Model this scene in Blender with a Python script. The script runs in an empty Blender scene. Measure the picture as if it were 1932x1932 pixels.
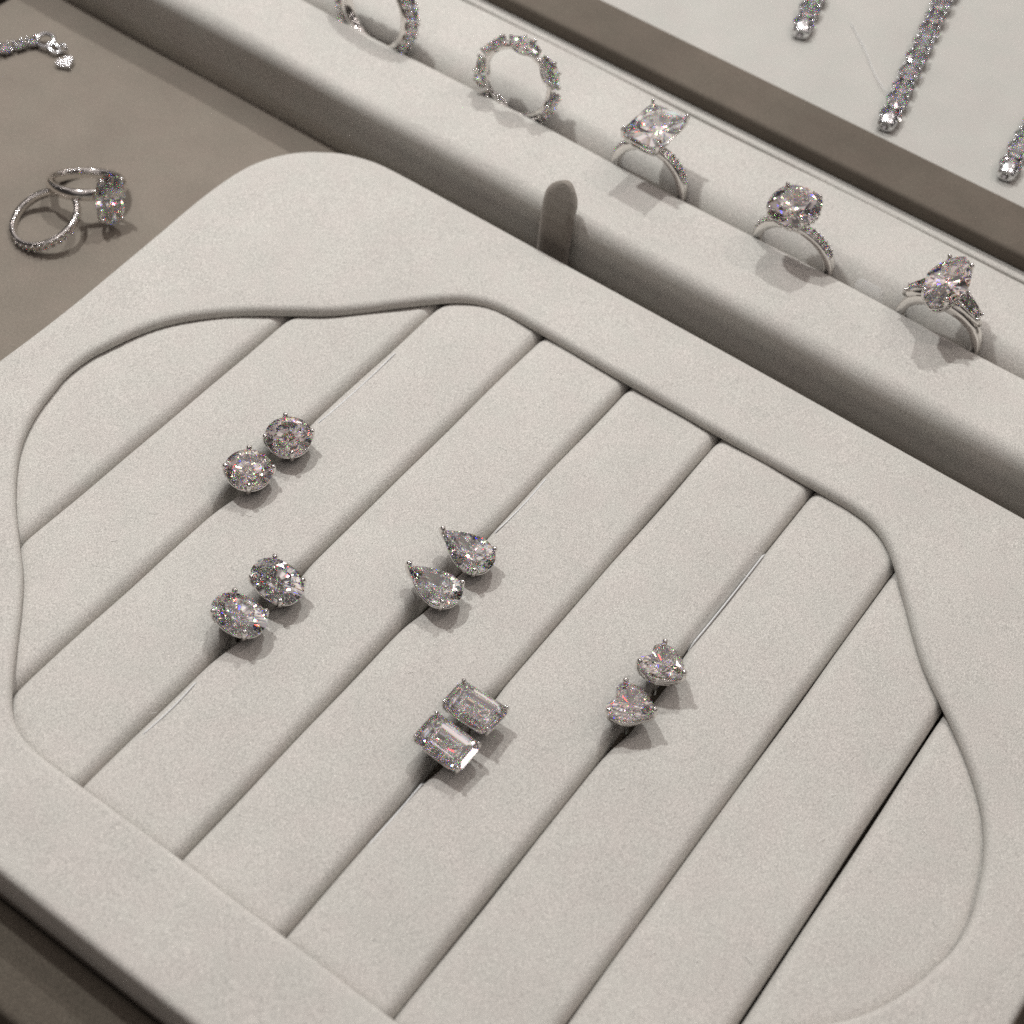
import bpy, bmesh, math, random
from mathutils import Vector, Matrix
random.seed(7)
PI = math.pi
R = math.radians
S = 0.001                                    # everything below is written in millimetres
sc = bpy.context.scene
COL = sc.collection

# ------------------------------------------------------------------ camera
cam_d = bpy.data.cameras.new('camera')
cam = bpy.data.objects.new('camera', cam_d); COL.objects.link(cam)
ROW = ((0.8114216620811823, 0.5786346700339882, 0.08232135166405646),
       (0.49842509945073465, -0.6115188180108848, -0.6145056187324659),
       (-0.30523320026279077, 0.539654198400145, -0.7846056586616346))
CX, CY, CZ = Vector(ROW[0]), -Vector(ROW[1]), -Vector(ROW[2])
CP = Vector((128.39067785, -184.05873055, 195.52741609)) * S
cam.matrix_world = Matrix(((CX.x, CY.x, CZ.x, CP.x), (CX.y, CY.y, CZ.y, CP.y), (CX.z, CY.z, CZ.z, CP.z), (0, 0, 0, 1)))
cam_d.sensor_width = 36.0; cam_d.sensor_height = 36.0
cam_d.lens = 3193.6135 / 1932 * 36
cam_d.clip_start = 0.005; cam_d.clip_end = 20
cam_d.dof.use_dof = True
cam_d.dof.focus_distance = 0.247
cam_d.dof.aperture_fstop = 24.0
cam_d.dof.aperture_blades = 0
sc.camera = cam

# ------------------------------------------------------------------ world, lamps, exposure
w = bpy.data.worlds.new('World'); sc.world = w; w.use_nodes = True
bg = w.node_tree.nodes['Background']
def room():
    """the shop around the case: dim pinkish walls, a brighter ceiling over the far side with small bright dots added for glints in the stones"""
    N, L = w.node_tree.nodes, w.node_tree.links
    tc = N.new('ShaderNodeTexCoord')
    dot = N.new('ShaderNodeVectorMath'); dot.operation = 'DOT_PRODUCT'; dot.inputs[1].default_value = Vector((-0.15, 0.50, 0.85)).normalized()
    L.new(tc.outputs['Generated'], dot.inputs[0])
    def rng(src, a, c, lo, hi, smooth=True):
        r = N.new('ShaderNodeMapRange'); r.interpolation_type = 'SMOOTHSTEP' if smooth else 'LINEAR'
        r.inputs[1].default_value = a; r.inputs[2].default_value = c; r.inputs[3].default_value = lo; r.inputs[4].default_value = hi
        L.new(src, r.inputs[0]); return r.outputs[0]
    def op(k, x, y):
        m = N.new('ShaderNodeMath'); m.operation = k
        for i, v in enumerate((x, y)):
            if isinstance(v, (int, float)): m.inputs[i].default_value = v
            else: L.new(v, m.inputs[i])
        return m.outputs[0]
    up = rng(dot.outputs['Value'], 0.42, 0.88, 0.0, 1.0)
    no = N.new('ShaderNodeTexNoise'); no.inputs['Scale'].default_value = 3.2; no.inputs['Detail'].default_value = 4
    L.new(tc.outputs['Generated'], no.inputs[0])
    patches = rng(no.outputs[0], 0.42, 0.58, 0.12, 1.95)
    vo = N.new('ShaderNodeTexVoronoi'); vo.inputs['Scale'].default_value = 5.0; vo.inputs['Randomness'].default_value = 0.8
    L.new(tc.outputs['Generated'], vo.inputs['Vector'])
    dots = rng(vo.outputs['Distance'], 0.135, 0.145, 1.0, 0.0)  # bright round dots added to the room light, picked up as glints
    wide = rng(dot.outputs['Value'], 0.2, 0.6, 0.0, 1.0)
    tot = op('ADD', op('ADD', ROOM_BASE, op('MULTIPLY', op('MULTIPLY', up, patches), ROOM_CEIL)), op('MULTIPLY', op('MULTIPLY', dots, wide), ROOM_DOTS))
    # soft glow added on the near side to brighten the stones
    glow_dot = N.new('ShaderNodeVectorMath'); glow_dot.operation = 'DOT_PRODUCT'; glow_dot.inputs[1].default_value = Vector((0.22, -0.55, 0.80)).normalized()
    L.new(tc.outputs['Generated'], glow_dot.inputs[0])
    tot = op('ADD', tot, rng(glow_dot.outputs['Value'], 0.80, 0.97, 0.0, 0.36))
    bg.inputs[0].default_value = (1.0, 0.90, 0.86, 1)
    L.new(tot, bg.inputs[1])
ROOM_BASE, ROOM_CEIL, ROOM_DOTS = 0.035, 0.46, 15.0
room()
w.cycles.sampling_method = 'MANUAL'; w.cycles.sample_map_resolution = 1024

def lamp(name, pos, target, power, size, col):
    d = bpy.data.lights.new(name, 'AREA'); d.shape = 'DISK'; d.size = size * S; d.energy = power; d.color = col
    o = bpy.data.objects.new(name, d); COL.objects.link(o)
    o.location = Vector(pos) * S
    o.rotation_euler = (Vector(target) - Vector(pos)).to_track_quat('-Z', 'Y').to_euler()
    return o
lamp('spotlight', (-180, 15, 410), (50, -60, 0), 1.12, 20, (0.99, 1.0, 0.985))
lamp('spotlight', (-70, 230, 470), (60, -10, 0), 0.98, 18, (0.99, 1.0, 0.98))
lamp('spotlight', (330, 330, 700), (90, -40, 0), 0.56, 24, (1.0, 0.88, 0.83))
for i, (x, y, z) in enumerate([(-420, -250, 800), (480, -120, 760), (150, 560, 620), (-480, 330, 560), (560, 400, 640),
                               (-150, 620, 800), (60, -420, 900), (300, -380, 850)]):
    lamp('sparkle_lamp', (x, y, z), (60, -40, 0), 0.07 if y > -130 else 0.006, 14, (1.0, 0.97, 0.95))  # small unseen lamps added to make the stones sparkle

sc.view_settings.view_transform = 'Standard'
sc.view_settings.look = 'None'
sc.view_settings.exposure = 0.0
sc.view_settings.gamma = 1.0
sc.view_settings.use_curve_mapping = False
sc.render.engine = 'CYCLES'
cy = sc.cycles
cy.max_bounces = 18; cy.transmission_bounces = 16; cy.glossy_bounces = 10; cy.diffuse_bounces = 3; cy.transparent_max_bounces = 8
cy.caustics_reflective = False; cy.caustics_refractive = False
cy.sample_clamp_direct = 0; cy.sample_clamp_indirect = 12
cy.blur_glossy = 0.0
cy.use_adaptive_sampling = False
cy.use_denoising = False; cy.denoiser = 'OPENIMAGEDENOISE'; cy.denoising_input_passes = 'RGB_ALBEDO_NORMAL'; cy.denoising_prefilter = 'ACCURATE'

# ------------------------------------------------------------------ materials
def nodes(name):
    m = bpy.data.materials.new(name); m.use_nodes = True
    nt = m.node_tree; b = nt.nodes['Principled BSDF']
    return m, nt, b

def suede(name, col, grain=6200, amount=0.21, bump=0.42, sheen=0.25, mottle=0.028):
    m, nt, b = nodes(name)
    N, L = nt.nodes, nt.links
    tc = N.new('ShaderNodeTexCoord')
    n1 = N.new('ShaderNodeTexNoise'); n1.inputs['Scale'].default_value = grain; n1.inputs['Detail'].default_value = 3; n1.inputs['Roughness'].default_value = 0.65
    n2 = N.new('ShaderNodeTexNoise'); n2.inputs['Scale'].default_value = 110; n2.inputs['Detail'].default_value = 3
    n3 = N.new('ShaderNodeTexNoise'); n3.inputs['Scale'].default_value = 9000; n3.inputs['Detail'].default_value = 1
    # nap fibres: stretched noise
    mp = N.new('ShaderNodeMapping'); mp.inputs['Scale'].default_value = (1, 0.35, 1); mp.inputs['Rotation'].default_value = (0, 0, 0.6)
    n4 = N.new('ShaderNodeTexNoise'); n4.inputs['Scale'].default_value = 6500; n4.inputs['Detail'].default_value = 2
    L.new(tc.outputs['Object'], mp.inputs[0]); L.new(mp.outputs[0], n4.inputs[0])
    for n in (n1, n2, n3): L.new(tc.outputs['Object'], n.inputs[0])
    def ramp(src, lo, hi, a, c):
        r = N.new('ShaderNodeMapRange'); r.inputs[1].default_value = lo; r.inputs[2].default_value = hi
        r.inputs[3].default_value = a; r.inputs[4].default_value = c
        L.new(src, r.inputs[0]); return r.outputs[0]
    def mul(a, c):
        k = N.new('ShaderNodeMath'); k.operation = 'MULTIPLY'; L.new(a, k.inputs[0]); L.new(c, k.inputs[1]); return k.outputs[0]
    v = mul(ramp(n1.outputs[0], 0.36, 0.58, 1 - amount * 1.3, 1 + amount * 0.5), ramp(n2.outputs[0], 0.3, 0.7, 1 - mottle, 1 + mottle))
    n6 = N.new('ShaderNodeTexNoise'); n6.inputs['Scale'].default_value = 26; n6.inputs['Detail'].default_value = 2; n6.inputs['Distortion'].default_value = 1.2
    L.new(mp.outputs[0], n6.inputs[0]); v = mul(v, ramp(n6.outputs[0], 0.35, 0.65, 1 - mottle * 0.9, 1 + mottle * 0.9))
    v = mul(v, ramp(n3.outputs[0], 0.25, 0.75, 1 - amount * 0.8, 1 + amount * 0.8))
    v = mul(v, ramp(n4.outputs[0], 0.3, 0.7, 1 - amount * 0.6, 1 + amount * 0.6))
    mx = N.new('ShaderNodeVectorMath'); mx.operation = 'SCALE'
    tint = N.new('ShaderNodeMix'); tint.data_type = 'RGBA'
    tint.inputs[6].default_value = (*[c * k for c, k in zip(col, (1.012, 0.996, 0.99))], 1)
    tint.inputs[7].default_value = (*[c * k for c, k in zip(col, (0.993, 1.0, 0.988))], 1)
    n5 = N.new('ShaderNodeTexNoise'); n5.inputs['Scale'].default_value = 190; n5.inputs['Detail'].default_value = 2
    L.new(tc.outputs['Object'], n5.inputs[0])
    L.new(ramp(n5.outputs[0], 0.35, 0.65, 0, 1), tint.inputs[0])
    L.new(tint.outputs[2], mx.inputs[0]); L.new(v, mx.inputs['Scale'])
    L.new(mx.outputs[0], b.inputs['Base Color'])
    b.inputs['Roughness'].default_value = 0.95
    b.inputs['Specular IOR Level'].default_value = 0.08
    b.inputs['Sheen Weight'].default_value = sheen; b.inputs['Sheen Roughness'].default_value = 0.45
    b.inputs['Sheen Tint'].default_value = (*[min(1, c * 1.5) for c in col], 1)
    add = N.new('ShaderNodeMath'); add.operation = 'ADD'
    L.new(n1.outputs[0], add.inputs[0]); L.new(n4.outputs[0], add.inputs[1])
    bp = N.new('ShaderNodeBump'); bp.inputs['Strength'].default_value = bump; bp.inputs['Distance'].default_value = 0.00017
    L.new(add.outputs[0], bp.inputs['Height']); L.new(bp.outputs[0], b.inputs['Normal'])
    return m

def gem_mat(name, tint, spread=0.05):
    """cut stone: the ray splits into its colours as it enters, is totally reflected inside where it must be, and leaves where it can"""
    m = bpy.data.materials.new(name); m.use_nodes = True
    nt = m.node_tree; N, L = nt.nodes, nt.links
    for n in list(N): N.remove(n)
    out = N.new('ShaderNodeOutputMaterial')
    def refr(col, ior):
        g = N.new('ShaderNodeBsdfRefraction'); g.distribution = 'BECKMANN'
        g.inputs['Color'].default_value = (*col, 1); g.inputs['Roughness'].default_value = 0.0; g.inputs['IOR'].default_value = ior
        return g.outputs[0]
    def gloss(col):
        g = N.new('ShaderNodeBsdfGlossy'); g.distribution = 'BECKMANN'
        g.inputs['Color'].default_value = (*col, 1); g.inputs['Roughness'].default_value = 0.0
        return g.outputs[0]
    def mix(f, x, y):
        k = N.new('ShaderNodeMixShader')
        L.new(f, k.inputs[0]); L.new(x, k.inputs[1]); L.new(y, k.inputs[2]); return k.outputs[0]
    def add(x, y):
        k = N.new('ShaderNodeAddShader'); L.new(x, k.inputs[0]); L.new(y, k.inputs[1]); return k.outputs[0]
    ch = [refr([t if i == j else 0 for j, t in enumerate(tint)], 2.41 + d) for i, d in enumerate((-spread, 0, spread * 1.4))]
    fr = N.new('ShaderNodeFresnel'); fr.inputs['IOR'].default_value = 2.41
    step = N.new('ShaderNodeMath'); step.operation = 'GREATER_THAN'; step.inputs[1].default_value = 0.55
    L.new(fr.outputs[0], step.inputs[0])
    geo = N.new('ShaderNodeNewGeometry')
    half = N.new('ShaderNodeValue'); half.outputs[0].default_value = 0.38
    front = mix(fr.outputs[0], mix(half.outputs[0], refr(tint, 2.41), add(add(ch[0], ch[1]), ch[2])), gloss((1, 1, 1)))
    back = mix(step.outputs[0], refr((1, 1, 1), 2.41), gloss((1, 1, 1)))
    L.new(mix(geo.outputs['Backfacing'], front, back), out.inputs['Surface'])
    return m

def metal_mat(name, col, rough):
    m, nt, b = nodes(name)
    b.inputs['Base Color'].default_value = (*col, 1); b.inputs['Metallic'].default_value = 1
    N, L = nt.nodes, nt.links
    tc = N.new('ShaderNodeTexCoord'); n = N.new('ShaderNodeTexNoise'); n.inputs['Scale'].default_value = 900
    L.new(tc.outputs['Object'], n.inputs[0])
    r = N.new('ShaderNodeMapRange'); r.inputs[3].default_value = rough * 0.6; r.inputs[4].default_value = rough * 1.5
    L.new(n.outputs[0], r.inputs[0]); L.new(r.outputs[0], b.inputs['Roughness'])
    return m

M_CREAM = suede('cream_suede', (0.535, 0.517, 0.487))
M_PANEL = suede('pale_suede', (0.445, 0.435, 0.410), amount=0.06, bump=0.2)
M_TAUPE = suede('taupe_suede', (0.225, 0.197, 0.168), amount=0.12, mottle=0.05)
M_BAR = suede('taupe_rail_suede', (0.132, 0.113, 0.094), amount=0.13, mottle=0.08)
M_DARK = suede('dark_taupe_suede', (0.115, 0.10, 0.082), amount=0.3)
M_TAB = suede('taupe_tab_suede', (0.265, 0.238, 0.212), amount=0.15, bump=0.9)
M_METAL = metal_mat('white_gold', (0.80, 0.775, 0.75), 0.10)
M_SILVER = metal_mat('silver', (0.78, 0.78, 0.79), 0.2)
M_DIAM = gem_mat('diamond', (0.985, 0.97, 0.965))
M_PINK = gem_mat('pale_pink_diamond', (0.985, 0.90, 0.875))
M_PLASTIC, nt_, b_ = nodes('clear_plastic')
b_.inputs['Base Color'].default_value = (0.97, 0.98, 0.98, 1); b_.inputs['Roughness'].default_value = 0.22
b_.inputs['Transmission Weight'].default_value = 0.35; b_.inputs['IOR'].default_value = 1.45
n_ = nt_.nodes.new('ShaderNodeTexNoise'); n_.inputs['Scale'].default_value = 500
r_ = nt_.nodes.new('ShaderNodeMapRange'); r_.inputs[3].default_value = 0.15; r_.inputs[4].default_value = 0.32
nt_.links.new(n_.outputs[0], r_.inputs[0]); nt_.links.new(r_.outputs[0], b_.inputs['Roughness'])

M_CLEAR = M_PLASTIC.copy(); M_CLEAR.name = 'very_clear_plastic'; M_CLEAR.node_tree.nodes['Principled BSDF'].inputs['Transmission Weight'].default_value = 0.0; M_CLEAR.node_tree.nodes['Principled BSDF'].inputs['Alpha'].default_value = 0.22
# ------------------------------------------------------------------ helpers
def mesh(name, V, F, mat, parent=None, smooth=True, loc=None):
    me = bpy.data.meshes.new(name)
    me.from_pydata([(v[0] * S, v[1] * S, v[2] * S) for v in V], [], F)
    me.materials.append(mat)
    if smooth:
        me.polygons.foreach_set('use_smooth', [True] * len(me.polygons))
    me.update()
    o = bpy.data.objects.new(name, me); COL.objects.link(o)
    if parent: o.parent = parent
    if loc: o.location = Vector(loc) * S
    return o

class MB:
    def __init__(s): s.V = []; s.F = []
    def add(s, V, F):
        b = len(s.V); s.V += [tuple(v) for v in V]; s.F += [tuple(i + b for i in f) for f in F]
    def tube(s, pts, rad, n=8, closed=False, cap=True, flat=1.0):
        P = [Vector(p) for p in pts]; m = len(P)
        rr = rad if isinstance(rad, (list, tuple)) else [rad] * m
        base = len(s.V); ref = None
        for i, p in enumerate(P):
            if closed: t = P[(i + 1) % m] - P[i - 1]
            else: t = P[min(i + 1, m - 1)] - P[max(i - 1, 0)]
            t.normalize()
            if ref is None:
                ref = t.orthogonal().normalized()
            ref = (ref - t * ref.dot(t)).normalized(); q = t.cross(ref)
            for k in range(n):
                a = 2 * PI * k / n
                s.V.append(tuple(p + (ref * math.cos(a) + q * math.sin(a) * flat) * rr[i]))
        for i in range(m if closed else m - 1):
            for k in range(n):
                a = base + i * n + k; b = base + i * n + (k + 1) % n
                c = base + ((i + 1) % m) * n + (k + 1) % n; d = base + ((i + 1) % m) * n + k
                s.F.append((a, b, c, d))
        if cap and not closed:
            s.F.append(tuple(base + k for k in range(n))[::-1]); s.F.append(tuple(base + (m - 1) * n + k for k in range(n)))
    def ball(s, c, r, n=10, m=6, sx=1, sy=1, sz=1):
        V = [(c[0], c[1], c[2] + r * sz)]; F = []
        for i in range(1, m):
            for k in range(n):
                a = PI * i / m; f = 2 * PI * k / n
                V.append((c[0] + r * sx * math.sin(a) * math.cos(f), c[1] + r * sy * math.sin(a) * math.sin(f), c[2] + r * sz * math.cos(a)))
        V.append((c[0], c[1], c[2] - r * sz)); e = len(V) - 1
        for k in range(n):
            F.append((0, 1 + k, 1 + (k + 1) % n)); F.append((e, e - n + (k + 1) % n, e - n + k))
            for i in range(m - 2):
                a = 1 + i * n + k; b = 1 + i * n + (k + 1) % n; F.append((a, a + n, b + n, b))
        s.add(V, F)
    def box(s, x0, x1, y0, y1, z0, z1):
        s.add([(x0, y0, z0), (x1, y0, z0), (x1, y1, z0), (x0, y1, z0), (x0, y0, z1), (x1, y0, z1), (x1, y1, z1), (x0, y1, z1)],
              [(0, 3, 2, 1), (4, 5, 6, 7), (0, 1, 5, 4), (1, 2, 6, 5), (2, 3, 7, 6), (3, 0, 4, 7)])
    def xf(s, M, start=0):
        for i in range(start, len(s.V)): s.V[i] = tuple(M @ Vector(s.V[i]))
    def build(s, name, mat, parent=None, smooth=True, loc=None): return mesh(name, s.V, s.F, mat, parent, smooth, loc)

def prop(o, label, cat, group=None, kind=None):
    if label: o['label'] = label
    if cat: o['category'] = cat
    if group: o['group'] = group
    if kind: o['kind'] = kind
    return o
def thing(name, label, cat, loc=(0, 0, 0), rot=None, group=None):
    o = bpy.data.objects.new(name, None); COL.objects.link(o); o.empty_display_size = 0.004
    o.location = Vector(loc) * S
    if rot is not None: o.rotation_mode = 'QUATERNION'; o.rotation_quaternion = rot
    return prop(o, label, cat, group)
def quat(x=0, y=0, z=0):
    return (Matrix.Rotation(R(z), 3, 'Z') @ Matrix.Rotation(R(y), 3, 'Y') @ Matrix.Rotation(R(x), 3, 'X')).to_quaternion()
def copy_part(o, parent):
    c = o.copy(); COL.objects.link(c); c.parent = parent
    for ch in list(o.children): copy_part(ch, c)
    return c

def rbox(name, x0, x1, y0, y1, z0, z1, r, mat, parent=None, seg=4):
    bm = bmesh.new(); bmesh.ops.create_cube(bm, size=1)
    for v in bm.verts:
        v.co = Vector(((x0 + x1) / 2 + v.co.x * (x1 - x0), (y0 + y1) / 2 + v.co.y * (y1 - y0), (z0 + z1) / 2 + v.co.z * (z1 - z0)))
    bmesh.ops.bevel(bm, geom=bm.edges[:], offset=r, segments=seg, profile=0.5, affect='EDGES')
    V = [tuple(v.co) for v in bm.verts]; F = [tuple(v.index for v in f.verts) for f in bm.faces]
    bm.free()
    return mesh(name, V, F, mat, parent)

def profile_x(name, prof, xs, mat, parent=None, wob=None):
    """prof: list of (y,z) extruded along x over the stations xs"""
    V = []; n = len(prof)
    for i, x in enumerate(xs):
        for j, (y, z) in enumerate(prof):
            dy, dz = wob(x, y, z) if wob else (0, 0)
            V.append((x, y + dy, z + dz))
    F = [(i * n + j, i * n + j + 1, (i + 1) * n + j + 1, (i + 1) * n + j) for i in range(len(xs) - 1) for j in range(n - 1)]
    F.append(tuple(range(n))); F.append(tuple((len(xs) - 1) * n + j for j in range(n))[::-1])
    F += [((i + 1) * n, i * n, i * n + n - 1, (i + 1) * n + n - 1)[::-1] for i in range(len(xs) - 1)]
    return mesh(name, V, F, mat, parent)

# ------------------------------------------------------------------ setting
o = rbox('counter', -700, 900, -700, 800, -40, -22, 2, M_DARK); prop(o, 'dark counter top under the trays', 'counter', kind='structure')
o = rbox('tabletop', -100, 147.2, -135.2, 9, -21.9, -8, 1.2, M_TAUPE); prop(o, 'taupe suede display board the rings and the earring tray rest on', 'display board', kind='structure')
o = rbox('ledge', -99, 147, -146.4, -135.6, -21.9, -8.2, 1.2, M_DARK); prop(o, 'dark suede ledge along the front of the tray', 'ledge', kind='structure')

# ------------------------------------------------------------------ earring tray
TX, TY = 59.45, -68.0
OUT_Q = [(85.7, 0), (85.8, 8), (86.0, 13), (86.3, 19), (86.8, 29), (87.3, 37), (87.4, 44.5), (86.8, 51), (85.2, 55.8), (82.7, 59.8), (79.7, 62.6), (76.3, 64.9), (72.4, 66.3), (67.9, 67.0), (55, 67.2), (35, 67.3), (0, 67.5)]
IN_Q = [(76.5, 0), (76.3, 3), (75.6, 6), (74.6, 9.8), (73.1, 13.6), (71.1, 17.2), (68.3, 20.8), (64.2, 25.0), (59.0, 29.4), (54.2, 33.4), (50.3, 37.6), (47.1, 41.5), (44.2, 44.9), (41.7, 47.7), (39.4, 49.8), (36.8, 51.3), (33.5, 52.15), (28, 52.35), (12, 52.2), (0, 52.2)]
def smooth_poly(Q, it=0):
    P = Q + [(-x, y) for x, y in Q[-2::-1]]
    P = P + [(x, -y) for x, y in P[-2:0:-1]]
    # Catmull-Rom
    out = []; n = len(P)
    for i in range(n):
        a, b, c, d = P[i - 1], P[i], P[(i + 1) % n], P[(i + 2) % n]
        for k in range(8):
            t = k / 8
            out.append(tuple(0.5 * (2 * b[m] + (c[m] - a[m]) * t + (2 * a[m] - 5 * b[m] + 4 * c[m] - d[m]) * t * t + (3 * b[m] - a[m] - 3 * c[m] + d[m]) * t ** 3) for m in (0, 1)))
    return out
def ray_radius(poly, th):
    dx, dy = math.cos(th), math.sin(th); best = 0
    n = len(poly)
    for i in range(n):
        x1, y1 = poly[i]; x2, y2 = poly[(i + 1) % n]
        ex, ey = x2 - x1, y2 - y1
        den = dx * ey - dy * ex
        if abs(den) < 1e-12: continue
        t = (x1 * ey - y1 * ex) / den; u = (x1 * dy - y1 * dx) / den
        if t > 0 and -1e-9 <= u <= 1 + 1e-9: best = max(best, t)
    return best
def frame_mesh():
    po, pi = smooth_poly(OUT_Q), smooth_poly(IN_Q)
    po = [(x if x < 0 else max(x, x * (1 + 0.014 * max(0, 1 - abs(y) / 40))), y) for x, y in po]
    N = 640; TH = []
    for k in range(N): TH.append(2 * PI * k / N)
    Po = [Vector((ray_radius(po, t) * math.cos(t), ray_radius(po, t) * math.sin(t))) for t in TH]
    Pi = [Vector((ray_radius(pi, t) * math.cos(t) + 0.05, ray_radius(pi, t) * math.sin(t) - 0.1)) for t in TH]
    def off(P, d):
        out = []
        for i in range(N):
            t = P[(i + 2) % N] - P[i - 2]; nrm = Vector((t.y, -t.x)).normalized(); out.append(P[i] + nrm * d)
        return out
    loops = [(off(Po, -0.3), -8.0), (Po, -7.4), (Po, -4.5)]
    ro = 1.1
    for k in range(0, 7):
        a = k / 6 * PI / 2; loops.append((off(Po, -ro * (1 - math.cos(a))), -ro + ro * math.sin(a)))
    A = off(Po, -ro); ri = 1.1; B = off(Pi, ri)
    for k in range(1, 8):
        t = k / 8; z = 0.10 * math.sin(t * PI)
        loops.append(([a.lerp(b, t) for a, b in zip(A, B)], z))
    for k in range(0, 8):
        a = k / 7 * PI / 2; loops.append((off(Pi, ri * (1 - math.sin(a))), -1.2 + 1.2 * math.cos(a)))
    loops.append((Pi, -1.55)); loops.append((off(Pi, 0.08), -1.75)); loops.append((off(Pi, 0.4), -1.85)); loops.append((off(Pi, 4.0), -1.9))
    V = []; F = []
    for j, (P, z) in enumerate(loops):
        for i, p in enumerate(P):
            wob = 0.12 * math.sin(i * 0.071 + 1.3) + 0.08 * math.sin(i * 0.19) if j > 12 else 0.0
            V.append((p.x, p.y, z + wob * (0.6 if z > -1 else 0)))
    for j in range(len(loops) - 1):
        for i in range(N):
            F.append((j * N + i, j * N + (i + 1) % N, (j + 1) * N + (i + 1) % N, (j + 1) * N + i))
    return V, F
tray = thing('earring_tray', 'cream suede earring tray with wavy cut-out over nine slotted pads', 'tray', (TX, TY, 0))
V, F = frame_mesh(); mesh('frame', V, F, M_CREAM, tray)
mb = MB(); mb.box(-84, 84, -65.5, 65.5, -7.9, -7.2); mb.build('base', M_DARK, tray, smooth=False)

STUD_Y = {1: (-69.0, -60.8), 2: (-89.0, -81.2), 3: (-68.1, -60.8), 4: (-87.4, -80.9), 5: (-67.3, -59.4)}
def gap(k, y):                     # how far the slot k is pushed open at y
    g = 0.05 + 0.04 * math.sin(y * 0.21 + k * 2.1) + 0.05 * math.sin(y * 0.093 + k) + (0.16 if k == 7 else 0)
    if k in STUD_Y:
        a, b = STUD_Y[k]
        d = max(a - 0.5 - y, 0, y - b - 0.5)
        g += 0.85 * math.exp(-(d / 4.2) ** 2)
    return g
IN_TAB = None
def inset(x, y):                   # distance inside the cut-out, roughly
    global IN_TAB
    if IN_TAB is None:
        pi_ = smooth_poly(IN_Q); IN_TAB = [ray_radius(pi_, 2 * PI * i / 1440) for i in range(1440)]
    x -= 0.05; y += 0.1
    t = (math.atan2(y, x) % (2 * PI)) / (2 * PI) * 1440; i = int(t) % 1440; u = t - int(t)
    r_ = IN_TAB[i] * (1 - u) + IN_TAB[(i + 1) % 1440] * u; d = r_ - math.hypot(x, y)
    slope = (IN_TAB[(i + 2) % 1440] - IN_TAB[i - 2]) / (5 * 2 * PI / 1440)
    return d * r_ / math.hypot(r_, slope)
def pad_mesh(k):                   # pad between slot k-1 and slot k
    x0 = (k - 1) * 17.0; x1 = k * 17.0
    if k == 0: x0 = -20.0
    if k == 8: x1 = 139.5
    ys = [-122.5 + 109 * i / 272 for i in range(273)]
    V = []; F = []; zt = -1.65; rx, rz = 1.8, 2.3; prof = []
    for y in ys:
        a = x0 + (gap(k - 1, y) if k > 0 else 0); b = x1 - (gap(k, y) if k < 8 else 0)
        row = [(a, -7.1), (a, zt - rz)]
        for q in range(1, 8):
            t = q / 7 * PI / 2; row.append((a + rx * (1 - math.cos(t)) , zt - rz * (1 - math.sin(t))))
        mid = 26
        for q in range(1, mid): row.append((a + rx + (b - a - 2 * rx) * q / mid, zt + 0.18 * math.sin(PI * q / mid)))
        for q in range(7, 0, -1):
            t = q / 7 * PI / 2; row.append((b - rx * (1 - math.cos(t)), zt - rz * (1 - math.sin(t))))
        row += [(b, zt - rz), (b, -7.1)]
        for j, (x, z) in enumerate(row):
            wz = 0.07 * math.sin(y * 0.13 + k * 1.7) + 0.05 * math.sin(x * 0.5 + y * 0.31)
            prof.append(None); V.append((x - TX, y - TY, z + (wz - 0.48 * math.exp(-max(0, inset(x - TX, y - TY)) / 0.55) if z > -5 else 0)))
    n = len(V) // len(ys)
    for i in range(len(ys) - 1):
        for j in range(n - 1):
            F.append((i * n + j, i * n + j + 1, (i + 1) * n + j + 1, (i + 1) * n + j)[::-1])
    F.append(tuple(range(n))); F.append(tuple((len(ys) - 1) * n + j for j in range(n))[::-1])
    return V, F
for k in range(9):
    V, F = pad_mesh(k); mesh('pad', V, F, M_CREAM, tray)

# ------------------------------------------------------------------ ring display behind the tray
xs = [-170 + 3.0 * i for i in range(141)]
def arc(cy_, cz_, ry, rz, a0, a1, n):
    return [(cy_ + ry * math.cos(R(a0 + (a1 - a0) * i / n)), cz_ + rz * math.sin(R(a0 + (a1 - a0) * i / n))) for i in range(n + 1)]
rd = thing('ring_display', 'long cream suede ring display with two rolls and a slot holding rings', 'ring display', (0, 0, 0))
ZT = 5.9
wobf = lambda x, y, z: (0.12 * math.sin(x * 0.11 + z * 0.2), 0.10 * math.sin(x * 0.09 + y) if z > 0 else 0)
p1 = [(3.5, -7.99), (3.4, -3)] + arc(6.1, ZT - 2.7, 2.7, 2.7, 180, 90, 10) + [(13, ZT + 0.1)] + arc(17.9, ZT - 3.6, 3.5, 3.6, 90, 0, 8) + [(21.4, -7.99)]
p2 = [(21.9, -7.99)] + arc(26.7, ZT - 5.6, 4.8, 5.6, 180, 90, 10) + [(31, ZT + 0.12), (35, ZT + 0.1)] + arc(39.0, ZT - 0.6, 0.6, 0.6, 90, 0, 4) + [(39.6, -7.99)]
fr = profile_x('front_roll', p1[::-1], xs, M_CREAM, rd, wobf)
br = profile_x('back_roll', p2[::-1], xs, M_CREAM, rd, wobf)
p3 = [(39.7, -7.99)] + arc(40.1, ZT - 0.3, 0.4, 0.4, 180, 90, 3) + [(41.7, ZT + 0.1), (41.7, -7.99)]
profile_x('edge_strip', p3[::-1], xs, M_CREAM, rd)
p4 = [(41.8, -7.99)] + arc(42.6, 8.2, 0.8, 0.8, 180, 90, 5) + arc(52.6, 8.2, 0.8, 0.8, 90, 0, 5) + [(53.4, -7.99)]
profile_x('rail', p4[::-1], xs, M_BAR, rd)
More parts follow.
